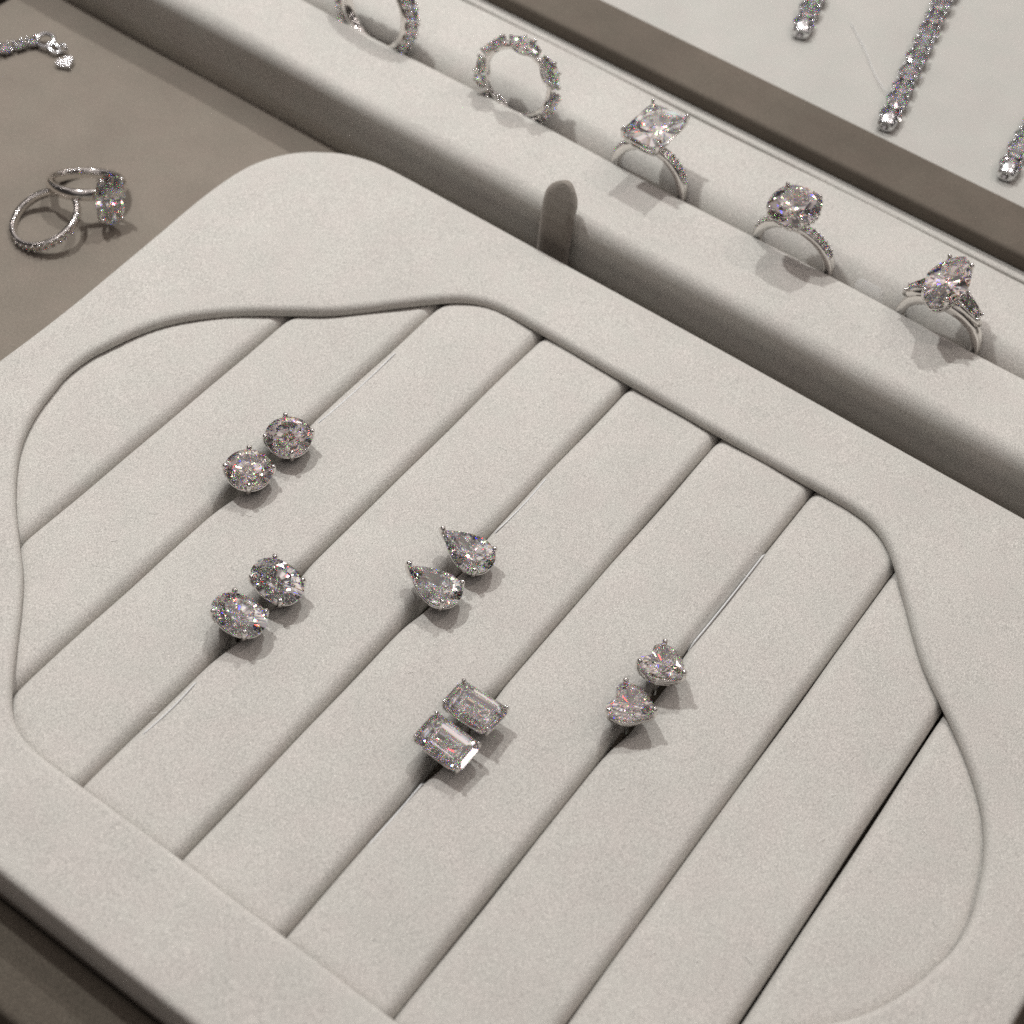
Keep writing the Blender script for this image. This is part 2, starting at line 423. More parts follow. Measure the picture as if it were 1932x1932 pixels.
# pull tab: a strip that rises in front of the roll and bends back over it
TB = [(1.9, -7.9), (1.9, -3), (2.0, 2), (2.2, 5), (2.6, 7.4), (3.2, 9.2), (3.9, 10.6), (4.4, 11.4)]
V = []; F = []; K = 9
cl = []
for i in range(61):
    t = i / 60 * (len(TB) - 1); a = min(int(t), len(TB) - 2); u = t - a
    cl.append((TB[a][0] * (1 - u) + TB[a + 1][0] * u, TB[a][1] * (1 - u) + TB[a + 1][1] * u))
top = cl[-1][1]
for side in (0, 1):
    for i, (y, z) in enumerate(cl):
        d = top - z; hw = 3.2
        if d < hw: hw = math.sqrt(max(0.0, hw * hw - (hw - d) ** 2)) + 0.02
        for k in range(K):
            x = -1 + 2 * k / (K - 1)
            e = 0.5 * (1 - abs(x) ** 6) ** 0.5
            V.append((24.5 + x * hw - 0.03 * (z + 8), y + (-e if side == 0 else e), z))
m_ = len(cl) * K
for i in range(len(cl) - 1):
    for k in range(K - 1):
        a = i * K + k; F.append((a, a + 1, a + K + 1, a + K)); F.append((m_ + a, m_ + a + K, m_ + a + K + 1, m_ + a + 1))
    F.append((i * K, (i + 1) * K, m_ + (i + 1) * K, m_ + i * K)); F.append((i * K + K - 1, m_ + i * K + K - 1, m_ + (i + 1) * K + K - 1, (i + 1) * K + K - 1))
e_ = (len(cl) - 1) * K
for k in range(K - 1): F.append((e_ + k, e_ + k + 1, m_ + e_ + k + 1, m_ + e_ + k))
tab = mesh('pull_tab', V, F, M_TAB, rd); tab['label'] = 'taupe suede pull tab standing against the front roll'

bp_ = rbox('bracelet_panel', -170, 250, 53.6, 190, -8, 7.4, 0.8, M_PANEL)
prop(bp_, 'pale flat suede panel behind the rail, with diamond bracelets on it', 'display panel')

# ------------------------------------------------------------------ gem cutting
def hull(pts):
    bm = bmesh.new()
    for p in pts: bm.verts.new(p)
    r = bmesh.ops.convex_hull(bm, input=bm.verts[:])
    for v in [v for v in bm.verts if not v.link_faces]: bm.verts.remove(v)
    bmesh.ops.dissolve_limit(bm, angle_limit=R(0.3), verts=bm.verts[:], edges=bm.edges[:])
    bmesh.ops.recalc_face_normals(bm, faces=bm.faces[:])
    bm.verts.index_update()
    V = [tuple(v.co) for v in bm.verts]; F = [tuple(v.index for v in f.verts) for f in bm.faces]; bm.free()
    return V, F
def brilliant(rf, w, n=8, table=0.57, crown=0.15, pav=0.43, gird=0.03, phase=0.0, keel=0.0):
    """rf(theta): outline radius; w: reference width; returns hull mesh, girdle at z=0"""
    P = []
    at = lambda th, f, z, kx=0: P.append((rf(th) * f * math.cos(th) + kx, rf(th) * f * math.sin(th), z))
    st = 2 * PI / n
    for i in range(n):
        a = phase + i * st
        at(a, table, crown * w); at(a + st / 2, 0.78, crown * w * 0.56)
        for q in (0, 0.5):
            at(a + q * st, 1, 0.5 * gird * w); at(a + q * st, 1, -0.5 * gird * w)
        at(a + 0.25 * st, 0.998, 0.5 * gird * w); at(a + 0.75 * st, 0.998, 0.5 * gird * w)
        at(a + 0.25 * st, 0.998, -0.5 * gird * w); at(a + 0.75 * st, 0.998, -0.5 * gird * w)
        at(a + st / 2, 0.24, -pav * w * 0.80)
    P.append((-keel, 0, -pav * w)); P.append((keel, 0, -pav * w))
    return hull(P)
def heart_gem(rf, w, n=12, crown=0.14, pav=0.42):
    V = []; F = []; st = 2 * PI / n
    def pt(th, f, z): V.append((rf(th) * f * math.cos(th), rf(th) * f * math.sin(th), z)); return len(V) - 1
    flat = lambda th: 0.5 * (0.45 * w + 0.55 * rf(th) * 2) / rf(th)
    T = [pt(i * st, 0.56 * flat(i * st) * 1.02, crown * w) for i in range(n)]
    Sg = [pt((i + .5) * st, 0.79, crown * w * 0.55) for i in range(n)]
    Gu = [pt(i * st / 2, 1, 0.015 * w) for i in range(2 * n)]
    Gl = [pt(i * st / 2, 1, -0.02 * w) for i in range(2 * n)]
    Lw = [pt((i + .5) * st, 0.34, -pav * w * 0.72) for i in range(n)]
    V.append((0, 0, -pav * w)); c = len(V) - 1
    F.append(tuple(T))
    for i in range(n):
        j = (i + 1) % n; h = i - 1; g = lambda q: q % (2 * n)
        F += [(T[j], T[i], Sg[i]), (T[i], Sg[h], Gu[2 * i]), (T[i], Gu[2 * i], Sg[i])]
        F += [(Sg[i], Gu[2 * i], Gu[2 * i + 1]), (Sg[i], Gu[2 * i + 1], Gu[g(2 * i + 2)])]
        F += [(c, Gl[2 * i], Lw[h]), (c, Lw[i], Gl[2 * i]), (Lw[i], Gl[2 * i + 1], Gl[2 * i]), (Lw[i], Gl[g(2 * i + 2)], Gl[2 * i + 1])]
    for q in range(2 * n):
        F.append((Gu[q], Gl[q], Gl[(q + 1) % (2 * n)], Gu[(q + 1) % (2 * n)]))
    bm = bmesh.new(); vs = [bm.verts.new(v) for v in V]
    for f in F:
        try: bm.faces.new([vs[i] for i in f])
        except ValueError: pass
    bmesh.ops.recalc_face_normals(bm, faces=bm.faces[:]); bm.verts.index_update()
    F = [tuple(v.index for v in f.verts) for f in bm.faces]; bm.free()
    return V, F
def heart_rf(k=1.0):
    tab = [(0, 3.75), (15, 3.1), (40, 2.65), (75, 2.75), (105, 3.2), (125, 3.45), (143, 3.15), (158, 2.5), (170, 1.85), (180, 1.6)]
    def rf(th):
        a = abs(((math.degrees(th) + 180) % 360) - 180)
        for (a0, r0), (a1, r1) in zip(tab, tab[1:]):
            if a <= a1:
                u = (a - a0) / (a1 - a0); return k * (r0 + (r1 - r0) * u)
        return k * tab[-1][1]
    return rf
def poly_rf(poly): return lambda th: ray_radius(poly, th)
def oval(a, b): return lambda th: 1 / math.sqrt((math.cos(th) / a) ** 2 + (math.sin(th) / b) ** 2)
def superell(a, b, n): return lambda th: 1 / ((abs(math.cos(th)) / a) ** n + (abs(math.sin(th)) / b) ** n) ** (1 / n)
def pear_poly(b, L):
    P = []
    for i in range(33):
        a = -PI / 2 + PI * i / 32; P.append((b * 1.08 * math.cos(a), b * math.sin(a)))
    for i in range(1, 24):
        t = i / 24; P.append((-L * t, b * (1 - t ** 1.75)))
    P.append((-L, 0))
    for i in range(23, 0, -1):
        t = i / 24; P.append((-L * t, -b * (1 - t ** 1.75)))
    return P
def marquise_poly(a, b):
    P = []
    for i in range(40):
        t = -1 + 2 * i / 40; P.append((a * t, b * (1 - abs(t) ** 1.9)))
    for i in range(40):
        t = 1 - 2 * i / 40; P.append((a * t, -b * (1 - abs(t) ** 1.9)))
    return P[::-1]
def emerald(a, b, c, crown=0.14, pav=0.5):
    P = []
    w = 2 * b
    def ring(f, z, shrink=None):
        aa, bb, cc = a - (1 - f) * b, b * f, c * f
        for sx in (1, -1):
            for sy in (1, -1):
                P.append((sx * aa, sy * (bb - cc), z)); P.append((sx * (aa - cc), sy * bb, z))
    ring(0.60, crown * w); ring(0.74, crown * w * 0.80); ring(0.88, crown * w * 0.45)
    ring(1, 0.02 * w); ring(1, -0.02 * w)
    ring(0.80, -pav * w * 0.34); ring(0.53, -pav * w * 0.66); ring(0.25, -pav * w * 0.90)
    P.append((a - b, 0, -pav * w)); P.append((-(a - b), 0, -pav * w))
    return hull(P)
def round_gem(r, **k): return brilliant(lambda t: r, 2 * r, **k)

def prong_mb(px, py, zb, zt, rad=0.42, lean=0.55, tip=1.12):
    m = MB()
    path = [(px * lean, py * lean, zb), (px * (lean + 0.30), py * (lean + 0.30), zb * 0.62), (px * 0.99, py * 0.99, zb * 0.18), (px * 1.01, py * 1.01, zt * 0.55), (px * 0.985, py * 0.985, zt)]
    m.tube(path, [rad * 0.9, rad * 0.9, rad, rad, rad * 0.95], n=8)
    m.ball((px * 0.98, py * 0.98, zt), rad * tip, n=10, m=7)
    return m
def basket_mb(rf, levels, rad=0.28, post=None):
    m = MB()
    for f, z in levels:
        m.tube([(rf(2 * PI * i / 40) * f * math.cos(2 * PI * i / 40), rf(2 * PI * i / 40) * f * math.sin(2 * PI * i / 40), z) for i in range(40)], rad, n=7, closed=True)
    if post:
        m.tube([(0, 0, levels[-1][1] + 0.1), (0, 0, post)], 0.4, n=8)
        f, z = levels[-1]
        for a in (0.4, 1.97, 3.54, 5.11):
            m.tube([(0, 0, z), (rf(a) * f * math.cos(a), rf(a) * f * math.sin(a), z)], 0.3, n=6)
    return m

# ------------------------------------------------------------------ stud earrings
def stud(kind, label, loc, rot, group):
    t = thing('stud_earring', label, 'earring', loc, rot, group)
    if kind == 'round':
        r = 3.55; rf = lambda a: r; g = round_gem(r, phase=0.2); mat = M_PINK
        pr = [(r * math.cos(R(a)), r * math.sin(R(a))) for a in (45, 135, 225, 315)]; levels = [(0.86, -1.15), (0.60, -2.5)]
    elif kind == 'oval':
        rf = superell(4.2, 3.05, 2.1); g = brilliant(rf, 6.4, phase=0.1, keel=0.5); mat = M_DIAM
        pr = [(rf(R(a)) * math.cos(R(a)), rf(R(a)) * math.sin(R(a))) for a in (40, 140, 220, 320)]; levels = [(0.86, -1.1), (0.58, -2.4)]
    elif kind == 'pear':
        rf = poly_rf(pear_poly(2.95, 5.9)); g = brilliant(rf, 5.9, phase=0.0, table=0.55); mat = M_DIAM
        pr = [(rf(R(a)) * math.cos(R(a)) * 1.0, rf(R(a)) * math.sin(R(a))) for a in (52, 180, 308)]; levels = [(0.86, -1.1), (0.58, -2.3)]
    elif kind == 'emerald':
        a, b, c = 3.95, 2.65, 0.85; rf = superell(a * 0.97, b * 0.97, 5); g = emerald(a, b, c); mat = M_DIAM
        pr = [(sx * (a - 0.36), sy * (b - 0.36)) for sx in (1, -1) for sy in (1, -1)]; levels = [(0.84, -1.2), (0.52, -2.4)]
    else:
        rf = heart_rf(1.08); g = heart_gem(rf, 6.3); mat = M_PINK
        pr = [(3.6 * math.cos(R(a)), 3.6 * math.sin(R(a))) for a in (0, 123, 237)]; levels = [(0.86, -1.0), (0.72, -1.75), (0.52, -2.7)]
    mesh('gemstone', g[0], g[1], mat, t, smooth=False)
    basket_mb(rf, levels, 0.27, post=-6.2).build('basket', M_METAL, t)
    zb = levels[-1][1]
    for (px, py) in pr:
        thin = 0.30 if kind == 'emerald' else 0.40
        prong_mb(px, py, zb, 0.62, thin, lean=levels[-1][0]).build('prong', M_METAL, t)
    return t
Z0 = 1.7
stud('round', 'round diamond stud, the upper one of the round pair, nearer the clear card', (18.7, -60.2, Z0), quat(4, 3, 3), 'round diamond studs')
stud('round', 'round diamond stud, the lower one of the round pair, farther from the clear card', (18.3, -68.7, Z0), quat(-2, 5, -4), 'round diamond studs')
stud('oval', 'oval diamond stud, the upper one of the oval pair', (34.6, -81.5, Z0 + .1), quat(3, 5, -4), 'oval diamond studs')
stud('oval', 'oval diamond stud, the lower one of the oval pair', (34.2, -89.0, Z0 + .1), quat(-4, 3, 2), 'oval diamond studs')
stud('pear', 'pear shaped diamond stud, the upper one of the pear pair', (53.2, -60.4, Z0), quat(3, 6, -1), 'pear diamond studs')
stud('pear', 'pear shaped diamond stud, the lower one of the pear pair', (53.1, -68.1, Z0), quat(-6, 2, 0), 'pear diamond studs')
stud('emerald', 'emerald cut diamond stud, the upper one of the rectangular pair', (68.4, -80.9, Z0 + .1), quat(-5, 0, 1), 'emerald cut diamond studs')
stud('emerald', 'emerald cut diamond stud, the lower one of the rectangular pair', (68.6, -87.5, Z0), quat(3, 4, -1), 'emerald cut diamond studs')
stud('heart', 'heart shaped diamond stud tipped back, the upper one, its basket showing underneath', (84.5, -59.3, Z0 + .6), quat(-13, -4, 0) @ quat(0, 0, -6), 'heart shaped diamond studs')
stud('heart', 'heart shaped diamond stud, the lower one of the heart pair', (84.5, -67.5, Z0 + .3), quat(-6, -6, 0) @ quat(0, 0, 10), 'heart shaped diamond studs')

# ------------------------------------------------------------------ clear plastic cards in the slots
def card(label, x, y0, y1, z, slot_x, bow=0.3):
    m = MB(); n = 18; L = y1 - y0; V = []; h = 3.6
    # outline of the card (rounded upper corners), extruded
    top = []
    for i in range(n + 1):
        t = i / n; y = y0 + L * t; e = min(t, 1 - t) * L
        zz = z - (0.9 * (1 - min(1, e / 0.9)) ** 2)
        top.append((y, zz))
    F = []
    for s_ in (-0.10, 0.10):
        for (y, zz) in top:
            b = bow * math.sin(PI * (y - y0) / L); V.append((x + s_ + b, y, zz)); 
        for (y, zz) in top:
            b = bow * math.sin(PI * (y - y0) / L); V.append((slot_x + s_ * 0.6 + b * 0.2, y, z - h))
    q = n + 1
    for i in range(n):
        F.append((i, i + 1, q + i + 1, q + i)); F.append((2 * q + i, 3 * q + i, 3 * q + i + 1, 2 * q + i + 1))
        F.append((i, 2 * q + i, 2 * q + i + 1, i + 1)); F.append((q + i, q + i + 1, 3 * q + i + 1, 3 * q + i))
    F.append((0, q, 3 * q, 2 * q)); F.append((n, 2 * q + n, 3 * q + n, q + n))
    o = mesh('plastic_card', V, F, M_PLASTIC); return prop(o, label, 'plastic card', 'clear plastic earring cards')
card('clear plastic card edge in the slot above the round studs', 18.5, -54.2, -33.0, -1.62, 17.1)
card('clear plastic card edge in the slot above the pear studs', 51.9, -53.6, -39.2, -1.66, 51.0)
card('faint clear plastic card edge in the slot above the heart shaped studs', 85.2, -51.9, -30.0, -2.12, 85.0, 0.1)
card('clear plastic card edge in the slot below the oval studs', 35.3, -110.3, -98.8, -1.62, 34.1)
card('faint clear plastic card edge in the slot below the emerald cut studs', 68.6, -104.5, -92.0, -2.1, 68.0, 0.1)
m = MB(); n = 16
for x, y in [(0, 0)]: pass
V = []; F = []
for s_ in (-0.07, 0.07):
    for i in range(n + 1):
        t = i / n; V.append((70.6 + 5.2 * t, 21.6 + s_, 6.7 - 0.9 * (1 - min(1, min(t, 1 - t) * 5.2 / 1.2)) ** 2))
    for i in range(n + 1):
        t = i / n; V.append((70.6 + 5.2 * t, 21.65 + s_ * 0.5, 1.0))
q = n + 1
for i in range(n):
    F += [(i, q + i, q + i + 1, i + 1), (2 * q + i, 2 * q + i + 1, 3 * q + i + 1, 3 * q + i), (i, i + 1, 2 * q + i + 1, 2 * q + i), (q + i, 3 * q + i, 3 * q + i + 1, q + i + 1)]
F += [(0, 2 * q, 3 * q, q), (n, q + n, 3 * q + n, 2 * q + n)]
prop(mesh('plastic_card', V, F, M_CLEAR), 'rounded clear plastic card corner between two rings in the display slot', 'plastic card', 'clear plastic earring cards')

# ------------------------------------------------------------------ rings
def band_mb(ro, th, wfun, a0=0, a1=360, n=96, m=None):
    """band around Y axis in the XZ plane; angle 90 = top; wfun(a)->(half width, thickness)"""
    m = m or MB(); closed = abs(a1 - a0) >= 360
    cnt = n if closed else n + 1; prof = [(-1, 0.15), (-0.85, 0), (0.85, 0), (1, 0.15), (1, 0.8), (0.7, 1), (-0.7, 1), (-1, 0.8)]
    V = []; F = []; k = len(prof)
    for i in range(cnt):
        a = R(a0 + (a1 - a0) * i / n); hw, tt = wfun(math.degrees(a)) if wfun else (1.0, th)
        for (u, v) in prof:
            r = ro - th + tt * v
            V.append((r * math.cos(a), u * hw, r * math.sin(a)))
    for i in range(n):
        for j in range(k):
            a = i * k + j; b = i * k + (j + 1) % k; c = ((i + 1) % cnt) * k + (j + 1) % k; d = ((i + 1) % cnt) * k + j
            F.append((a, b, c, d))
    if not closed: F += [tuple(range(k))[::-1], tuple((cnt - 1) * k + j for j in range(k))]
    m.add(V, F); return m
def xform_gem(g, M): return [tuple(M @ Vector(v)) for v in g[0]], g[1]
def radial(a, r, y=0.0):
    """matrix that puts local +Z along the outward radial direction at angle a (deg) of the XZ circle"""
    a = R(a); z = Vector((math.cos(a), 0, math.sin(a))); y_ = Vector((0, 1, 0)); x = y_.cross(z)
    M = Matrix((x, y_, z)).transposed().to_4x4(); M.translation = z * r + Vector((0, y, 0)); return M
def pave(parent, ro, angles, r=0.62, name='pave_stone', beads=True, hw=0.8):
    g = round_gem(r, pav=0.36, n=8)
    for a in angles:
        V, F = xform_gem(g, radial(a, ro + 0.10)); mesh(name, V, F, M_DIAM, parent, smooth=False)
    if beads:
        m = MB()
        for a, b in zip(angles, angles[1:]):
            if abs(b - a) > 12: continue
            for s_ in (-1, 1):
                p = radial((a + b) / 2, ro + 0.16, s_ * hw * 0.72).translation
                m.ball(p, 0.24, n=8, m=5)
        m.build('bead', M_METAL, parent)

RC = 7.5
# radiant cut ring
def ring_radiant():
    t = thing('diamond_ring', 'ring with a large rectangular diamond, standing in the slot behind the pull tab', 'ring', (30.1, 21.6, 4.5), quat(1, -3, 0), 'rings standing in the display slot')
    band_mb(RC, 1.5, lambda a: (0.95, 1.5)).build('band', M_METAL, t)
    A = [90 + s_ * d for s_ in (-1, 1) for d in (27, 35, 43, 51, 59, 67)]
    pave(t, RC, sorted(A), 0.66)
    rf = superell(3.75, 5.0, 7); zg = RC + 3.7
    g = brilliant(rf, 7.4, n=8, phase=PI / 8, table=0.60, keel=0.0, crown=0.13, pav=0.42)
    mesh('gemstone', *xform_gem(g, Matrix.Translation((0, 0, zg))), M_DIAM, t, smooth=False)
    b = basket_mb(superell(3.6, 4.8, 5), [(0.88, -1.3), (0.55, -3.6)], 0.34); b.xf(Matrix.Translation((0, 0, zg))); b.build('basket', M_METAL, t)
    for sx in (-1, 1):
        for sy in (-1, 1):
            p = prong_mb(sx * 3.45, sy * 4.65, -4.0, 0.75, 0.33, lean=0.45); p.xf(Matrix.Translation((0, 0, zg))); p.build('prong', M_METAL, t)
ring_radiant()
def ring_round():
    t = thing('diamond_ring', 'ring with a round pinkish diamond on a half pave band, standing in the slot', 'ring', (58.8, 21.6, 4.7), quat(10, -7, 0), 'rings standing in the display slot')
    band_mb(RC, 1.5, lambda a: (0.85, 1.5)).build('band', M_METAL, t)
    A = [90 + s_ * d for s_ in (-1, 1) for d in (24, 31, 38, 45, 52, 59, 66)]
    pave(t, RC, sorted(A), 0.58)
    zg = RC + 3.7; r = 4.25
    mesh('gemstone', *xform_gem(brilliant(superell(r, r, 2.5), 2 * r, phase=0.3), Matrix.Translation((0, 0, zg))), M_PINK, t, smooth=False)
    b = basket_mb(lambda a: r * 0.98, [(0.84, -1.25), (0.5, -3.4)], 0.32)
    b.xf(Matrix.Translation((0, 0, zg))); b.build('basket', M_METAL, t)
    h = MB()
    for i in range(26):
        a = 2 * PI * i / 26; h.ball((r * 0.93 * math.cos(a), r * 0.93 * math.sin(a), zg - 0.95), 0.42, n=8, m=5)
    h.build('halo', M_METAL, t)
    for a in (45, 135, 225, 315):
        p = prong_mb(r * math.cos(R(a)), r * math.sin(R(a)), -3.8, 0.8, 0.34, lean=0.4); p.xf(Matrix.Translation((0, 0, zg))); p.build('prong', M_METAL, t)
ring_round()
def ring_baguette():
    t = thing('diamond_ring', 'three stone ring with a long diamond between two tapered baguettes', 'ring', (86.0, 21.6, 4.5), quat(6, -6, 0), 'rings standing in the display slot')
    def wf(a):
        d = abs(((a - 90 + 180) % 360) - 180)
        return (0.95 + 0.75 * max(0, 1 - d / 55) ** 0.8, 1.5 + 0.9 * max(0, 1 - d / 60))
    band_mb(RC, 1.5, wf).build('band', M_METAL, t)
    zg = RC + 3.6; rf = superell(3.4, 6.3, 1.5)
    g = brilliant(rf, 6.6, n=8, phase=PI / 2, table=0.55)
    mesh('gemstone', *xform_gem(g, Matrix.Translation((0, 0, zg))), M_PINK, t, smooth=False)
    b = basket_mb(rf, [(0.86, -1.2), (0.62, -3.2)], 0.36); b.xf(Matrix.Translation((0, 0, zg))); b.build('basket', M_METAL, t)
    for a in (66, 114, 246, 294):
        p = prong_mb(rf(R(a)) * math.cos(R(a)), rf(R(a)) * math.sin(R(a)), -3.6, 0.8, 0.36, lean=0.5); p.xf(Matrix.Translation((0, 0, zg))); p.build('prong', M_METAL, t)
    for s_ in (-1, 1):
        P = []
        for (u, hw, f) in ((0, 1.35, 0), (4.6, 0.7, 0)):
            for y in (-hw, hw):
                P += [(u, y, 0), (u + (0.35 if u == 0 else -0.5), y * 0.62, 0.42), (u + (0.8 if u == 0 else -0.9), y * 0.2, -1.5)]
        g = hull(P)
        M = Matrix.Translation((s_ * 2.7, 0, zg - 1.5)) @ Matrix.Rotation(R(43 * s_), 4, 'Y') @ Matrix.Scale(s_, 4, (1, 0, 0))
        V, F = xform_gem(g, M)
        if s_ < 0: F = [f[::-1] for f in F]
        mesh('baguette', V, F, M_DIAM, t, smooth=False)
        m = MB()
        for y in (-1, 1):
            m.tube([tuple(M @ Vector(p)) for p in ((-0.1, y * 1.5, 0.05), (2.3, y * 1.12, 0.05), (4.75, y * 0.75, 0.05))], 0.2, n=6)
            m.ball(M @ Vector((4.75, y * 0.72, 0.12)), 0.36, n=8, m=5)
        m.tube([tuple(M @ Vector(p)) for p in ((4.75, -0.75, 0), (4.75, 0.75, 0))], 0.2, n=6)
        m.tube([tuple(M @ Vector(p)) for p in ((0.6, 0, -1.5), (4.6, 0, -0.9), (6.2, 0, -0.9))], [1.2, 0.9, 0.5], n=8)
        m.build('baguette_setting', M_METAL, t)
ring_baguette()
def eternity(label, loc, rot, kind, n, ro, phase=0):
    t = thing('eternity_ring', label, 'ring', loc, rot, 'rings standing in the display slot')
    step = 360 / n
    if kind == 'marquise':
        band_mb(ro + 0.45, 1.0, lambda a: (0.38, 0.8)).build('band', M_METAL, t)
        g = brilliant(poly_rf(marquise_poly(3.3, 2.05)), 3.9, n=8)
    else:
        band_mb(ro, 1.2, lambda a: (1.2, 1.1)).build('band', M_METAL, t)
        g = round_gem(1.45)
    me = None; ms = None
    cup = MB()
    if kind == 'marquise':
        pl = marquise_poly(2.95, 1.75)
        cup.tube([(x, y, -0.75) for x, y in pl[::2]], 0.26, n=6, closed=True)
        for (x, y) in ((3.0, 0), (-3.0, 0), (1.0, 1.75), (-1.0, 1.75), (1.0, -1.75), (-1.0, -1.75)):
            cup.tube([(x * 0.8, y * 0.75, -0.9), (x, y, -0.1), (x * 0.98, y * 0.98, 0.25)], 0.2, n=6); cup.ball((x * 0.98, y * 0.98, 0.3), 0.3, n=8, m=5)
    else:
        cup.tube([(1.25 * math.cos(2 * PI * i / 20), 1.25 * math.sin(2 * PI * i / 20), -0.7) for i in range(20)], 0.25, n=6, closed=True)
        for a in (45, 135, 225, 315):
            x, y = 1.45 * math.cos(R(a)), 1.45 * math.sin(R(a)); cup.tube([(x * 0.75, y * 0.75, -0.9), (x, y, -0.1), (x, y, 0.25)], 0.2, n=6); cup.ball((x, y, 0.3), 0.3, n=8, m=5)
    first = None
    for i in range(n):
        M = radial(phase + i * step, ro + 0.95); M.translation *= S
        if first is None:
            c = cup.build('setting', M_METAL, t); gm = mesh('gemstone', g[0], g[1], M_DIAM, c, smooth=False); first = c
        else: c = copy_part(first, t)
        c.rotation_mode = 'QUATERNION'; c.matrix_local = M
eternity('eternity ring of round diamonds cut off by the top edge of the photo', (-29.6, 21.6, 10.2), quat(-6, 4, -4), 'round', 20, 7.9, 3)
eternity('eternity ring of marquise diamonds standing tall in the slot', (1.7, 21.6, 10.3), quat(-5, 3, 4), 'marquise', 7, 6.6, 90)

# ------------------------------------------------------------------ two linked rings lying on the taupe board
def basis(xa, ya, za):
    return Matrix((xa, ya, za)).transposed().to_quaternion()
def solitaire():
    # local +Z = from band centre to stone, local Y = ring axis
    g_ = Vector((0.88, -0.26, 0.32)).normalized(); ax = Vector((-0.25, 0.34, 0.90)); ax = (ax - g_ * ax.dot(g_)).normalized()
    xa = ax.cross(g_)
    t = thing('solitaire_ring', 'plain banded ring lying on the taupe board with a long oval diamond on its side', 'ring', (-48.7, -34.1, -5.1), basis(xa, ax, g_), 'linked rings on the board')
    ro = 6.8
    band_mb(ro, 1.1, lambda a: (0.95, 1.1)).build('band', M_METAL, t)
    zg = ro + 2.4; rf = superell(2.65, 4.5, 2.2)
    gm = brilliant(rf, 5.8, n=8, phase=PI / 2)
    mesh('gemstone', *xform_gem(gm, Matrix.Translation((0, 0, zg))), M_DIAM, t, smooth=False)
    b = basket_mb(rf, [(0.8, -0.9), (0.5, -2.3)], 0.3); b.xf(Matrix.Translation((0, 0, zg))); b.build('basket', M_METAL, t)
    for a in (62, 118, 242, 298):
        p = prong_mb(rf(R(a)) * math.cos(R(a)), rf(R(a)) * math.sin(R(a)), -2.6, 0.6, 0.38, lean=0.5); p.xf(Matrix.Translation((0, 0, zg))); p.build('prong', M_METAL, t)
solitaire()
def pave_ring():
    ax = Vector((-0.18, -0.28, 0.94)).normalized(); g_ = Vector((0.62, -0.75, 0)); g_ = (g_ - ax * g_.dot(ax)).normalized(); xa = ax.cross(g_)
    t = thing('pave_ring', 'slim band with a row of tiny diamonds, leaning on the solitaire ring', 'ring', (-48.2, -44.6, -5.6), basis(xa, ax, g_), 'linked rings on the board')
    ro = 6.4
    band_mb(ro, 0.95, lambda a: (0.72, 0.95)).build('band', M_METAL, t)
    pave(t, ro - 0.05, [38 + 10.5 * i for i in range(11)], 0.56, hw=0.75)
pave_ring()

# ------------------------------------------------------------------ bracelets
def link_proto(r, parent):
    m = MB()
    m.tube([(0, 0, -1.0), (0, 0, -0.2)], [r * 0.62, r * 0.86], n=16)
    m.tube([(0, -r * 1.15, -0.7), (0, r * 1.15, -0.7)], 0.35, n=6)
    for a in (45, 135, 225, 315):
        x, y = r * math.cos(R(a)), r * math.sin(R(a))
        m.tube([(x * 0.8, y * 0.8, -1.0), (x, y, -0.1), (x * 0.98, y * 0.98, 0.3)], 0.26, n=6); m.ball((x * 0.97, y * 0.97, 0.35), 0.36, n=8, m=5)
    c = m.build('link', M_SILVER, parent)
    g = round_gem(r * 0.97)
    mesh('gemstone', *xform_gem(g, Matrix.Translation((0, 0, 0.12))), M_DIAM, c, smooth=False)
    return c
def tennis(label, pts, n, r, z, clasp=True):
    P = [Vector((x, y, 0)) for x, y in pts]
    t = thing('tennis_bracelet', label, 'bracelet', (pts[0][0], pts[0][1], z), None, 'diamond bracelets on the panel')
    o0 = P[0].copy()
    # walk the polyline
    def at(s_):
        for a, b in zip(P, P[1:]):
            L = (b - a).length
            if s_ <= L or b is P[-1]: return a + (b - a) * (s_ / L), (b - a).normalized()
            s_ -= L
    first = None; pitch = 2 * r + 0.5
    for i in range(n):
        p, d = at(2.6 + i * pitch); ang = math.atan2(d.y, d.x) - PI / 2
        if first is None: c = link_proto(r, t); first = c
        else: c = copy_part(first, t)
        c.location = (p - o0) * S + Vector((0, 0, (1.3 + 0.15 * math.sin(i * 1.9)) * S)); c.rotation_euler = (0.10 * math.sin(i * 2.3), 0.12 * math.sin(i * 1.3 + 1), ang)
    if clasp:
        p, d = at(0.4); ang = math.atan2(d.y, d.x) - PI / 2
        bmx = MB()
        # box clasp: rounded shell with an opening at the front
        n_ = 20; V = []; F = []
        prof = [(1.0, 2.0), (1.0, -0.9), (0.86, -1.25), (0.42, -1.25), (0.40, 0.8)]
        for (f, y) in prof:
            for k in range(n_):
                a = 2 * PI * k / n_; V.append((1.6 * f * math.cos(a), y * 0.85, 1.15 * f * math.sin(a)))
        for j in range(len(prof) - 1):
            for k in range(n_):
                F.append((j * n_ + k, j * n_ + (k + 1) % n_, (j + 1) * n_ + (k + 1) % n_, (j + 1) * n_ + k))
        F.append(tuple(range(n_))); F.append(tuple((len(prof) - 1) * n_ + k for k in range(n_)))
        c = mesh('clasp', V, F, M_SILVER, t); c.location = (p - o0) * S + Vector((0, 0, 1.3 * S)); c.rotation_euler = (0, 0, ang)
    return t
tennis('diamond tennis bracelet in full view, running up from its clasp near the rail', [(56.7, 57.0), (55.5, 63.0), (53.5, 71.5), (51.6, 80.5), (49.8, 88.5), (48.2, 96), (47, 104), (46, 125)], 14, 2.1, 7.45)
